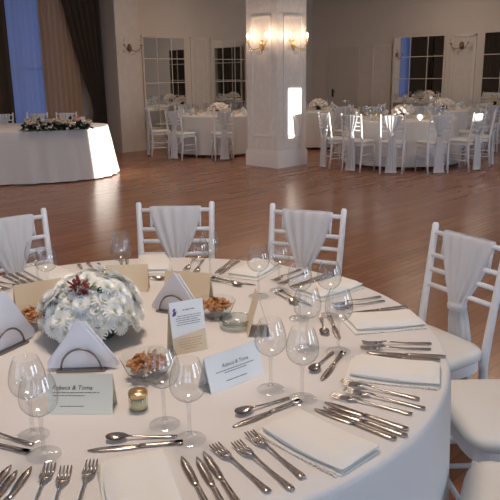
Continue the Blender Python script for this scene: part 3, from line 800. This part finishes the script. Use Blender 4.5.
def solo(o,loc,rz,label,group):
    if o.name not in USED:
        USED.add(o.name); c=o
    else:
        c=o.copy(); COL.objects.link(c)
    c.location=loc; c.rotation_euler=(0,0,rz); c['label']=label; c['group']=group; return c
def far_table(cx,cy,rad,seed,tname,chairs,nset,gname,a0=0,fl=None):
    make_table('round banquet table under white cloth, '+tname,(cx,cy,0),rad,'round banquet tables')
    make_cloth('floor-length white cloth on the round table '+tname,(cx,cy,0),rad,'white round tablecloths',seed,.05,140)
    for deg,lab,rc in chairs: put_chair(cx,cy,rc,deg,lab,gname,turn=random.uniform(-4,4))
    random.seed(seed)
    for k in range(nset):
        a=a0+2*PI*k/nset
        for i,(r_,da) in enumerate(((.60,.14),(.68,.16))):
            solo(fg,(cx+r_*rad/.9*math.cos(a+da),cy+r_*rad/.9*math.sin(a+da),TZ),0,'tiny stemmed wine glass on the round table '+tname,'wine glasses '+tname)
        solo(fn_,(cx+.74*rad/.9*math.cos(a),cy+.74*rad/.9*math.sin(a),TZ),a+PI/2,'standing white napkin on the round table '+tname,'napkins '+tname)
        if k%2==0: solo(fc,(cx+.46*rad/.9*math.cos(a+.1),cy+.46*rad/.9*math.sin(a+.1),TZ),a+PI/2,'small tan tent card on the round table '+tname,'tent cards '+tname)
    if fl: far_flowers(fl,(cx+.02,cy,TZ),'flower_pale',.17,seed)
G1='chairs round the far left table'; G2='chairs round the far right table'; G3='chairs round the table behind the column'; G4='chairs round the table by the right mirrors'
far_table(-.60,13.65,.9,21,'left of the column',[
    (-122,'white sashed far chair, left of two facing away at the table left of the column',1.2),
    (-84,'white sashed far chair just left of the column, its back to us',1.2),
    (-160,'white sashed far chair at the left end of the table left of the column',1.2),
    (125,'white far chair on the wall side of the table left of the column',1.2),
    (88,'white far chair between the table and the mirror left of the column',1.2)],12,G1,.3,'pale flower heap on the far table left of the column')
far_table(2.62,11.65,.95,22,'nearest at far right',[
    (-157,'white sashed far chair nearest the column, its sash catching the sun',1.27),
    (-133,'white sashed far chair, second from the column at the far right table',1.27),
    (-108,'white sashed far chair, third from the column at the far right table',1.27),
    (-80,'white sashed far chair, fourth from the column at the far right table',1.27),
    (-52,'white sashed far chair, fifth from the column, sunlit back',1.27),
    (-22,'white sashed far chair at the right end of the far right table',1.27),
    (20,'white far chair on the far side of the far right table, at its right',1.27),
    (64,'white far chair beyond the far right table, right of its flowers',1.27),
    (96,'white far chair beyond the middle of the far right table',1.27),
    (128,'white far chair beyond the far right table, nearest the door',1.27)],12,G2,.15,'low pale flower heap on the nearest far right table')
far_table(1.50,14.75,.9,23,'behind the column',[
    (-75,'white far chair at the table behind the column, facing away',1.2),
    (-30,'white far chair at the right of the table behind the column',1.2)],8,G3,.2,'pale flower heap on the table just right of the column')
far_table(4.05,14.15,.9,24,'by the right mirrors',[
    (-28,'white far chair beside the cut-off mirror at the right edge',1.2),
    (-66,'white far chair in front of the table by the right mirrors',1.2),
    (-112,'white far chair at the left front of the table by the right mirrors',1.2)],8,G4,.1,'pale flower heap in front of the right mirrors')

# ------------------------------------------------------------------ head table
HX,HY,HA,HB,HR=-3.76,10.68,1.52,.98,R(6)
def oval(a,b,n=160,ex=2.5):
    out=[]
    for k in range(n):
        t_=2*PI*k/n; c,s=math.cos(t_),math.sin(t_); out.append((a*math.copysign(abs(c)**(2/ex),c),b*math.copysign(abs(s)**(2/ex),s)))
    return out
t=thing('head_table','long oval head table before the curtained window','table',(HX,HY,0),HR)
MB().prism(oval(HA-.01,HB-.01),.72,.755).build('tabletop','wood_table',t)
for sx in (-1,1):
    for sy in (-1,1): MB().tube([(sx*.9,sy*.5,0),(sx*.9,sy*.5,.72)],.025,8).build('leg','black_metal',t)
rows=[]; n=240
def hrow(sc,z,f):
    out=[]
    for k,(x,y) in enumerate(oval(HA,HB,n)):
        a=2*PI*k/n; g=1+(sc+f*(math.sin(31*a)+.6*math.sin(47*a+1)+.5*math.sin(19*a+2)))/math.hypot(x,y); out.append((x*g,y*g,z))
    return out
rows=[[(x*.02,y*.02,.7625) for x,y in oval(HA,HB,n)],[(x*.6,y*.6,.7625) for x,y in oval(HA,HB,n)],hrow(-.03,.7625,0),hrow(0,.760,0),hrow(.008,.745,.001),hrow(.03,.6,.008),hrow(.06,.4,.012),hrow(.09,.2,.016),hrow(.12,.02,.02)]
vs=[];fs=[tuple(range(n))]
for r_ in rows: vs+=r_
for j in range(len(rows)-1):
    for i in range(n): k=(i+1)%n; fs.append((j*n+i,(j+1)*n+i,(j+1)*n+k,j*n+k))
o=MB().add(vs,fs,True).build('tablecloth','table_linen',None,(HX,HY,0)); o.rotation_euler=(0,0,HR)
tag(o,'gathered white cloth to the floor on the head table at left','tablecloth')
for x,y,lab in ((-3.80,12.12,'white chair behind the head table, at the left edge of its garland'),(-3.28,12.15,'white chair behind the head table, behind the garland'),(-4.4,12.05,'white chair behind the head table, cut off by the left edge')):
    place(chair,USED,(x,y,0),R(4),lab,'chairs behind the head table')
# garland
g=thing('flower_garland','long garland of roses and dark leaves along the head table','flowers',(-2.80,9.95,TZ),R(10))
random.seed(31); mb=MB()
for k in range(330):
    x=random.uniform(-.47,.47); 
    p=Vector((x,random.gauss(0,.08),abs(random.gauss(0,.07))*(1-.5*abs(x))+.01)); d=Vector((random.gauss(0,1),random.gauss(-.3,.8),random.gauss(.25,.5)))
    leaf_at(mb,p,d,random.uniform(.07,.13),.024)
for x,zz in ((-.40,-.05),(-.34,-.06),(-.28,-.03),(-.1,-.03)):      # trailing sprigs at the front edge
    [leaf_at(mb,Vector((x+jit(.04),-.19-.03*q,.035-.0*q)),Vector((jit(.6),-1,.05)),.1,.02) for q in range(3)]
mb.v=[Vector((p.x,p.y,max(.003,p.z))) for p in mb.v]
mb.build('foliage','leaf_dark',g)
cols=['rose_cream']*6+['rose_white']*2+['rose_pink']
for k in range(20):
    x=-.40+.86*k/19+jit(.02); s=random.uniform(.034,.048); mb=MB()
    Mx=Matrix.Translation((x,jit(.07)-.06,.09+random.uniform(0,.07)))@Matrix.Rotation(random.uniform(0,.7),4,'X')
    for q,(rs,hs) in enumerate(((1,.7),(.75,.9),(.45,1.0))):
        mb.lathe([(s*.25*rs,-s*.7),(s*.8*rs,-s*.3),(s*rs,s*.2*hs),(s*.9*rs,s*.6*hs),(s*.82*rs,s*.55*hs)],12,Mx,wob=lambda a,j,q=q:.1*math.sin(3*a+q*2))
    c='rose_pink' if k==16 else ('rose_white' if k in (17,18,5) else 'rose_cream')
    o=mb.build('rose',c,g)
    if c!='rose_cream': tag(o,'pink rose' if c=='rose_pink' else 'white rose')
for x,y in ((-3.85,10.45),(-3.74,10.55),(-3.95,10.3)):
    solo(fg,(x,y,TZ),0,'small wine glass at the left end of the head table','wine glasses on the head table')
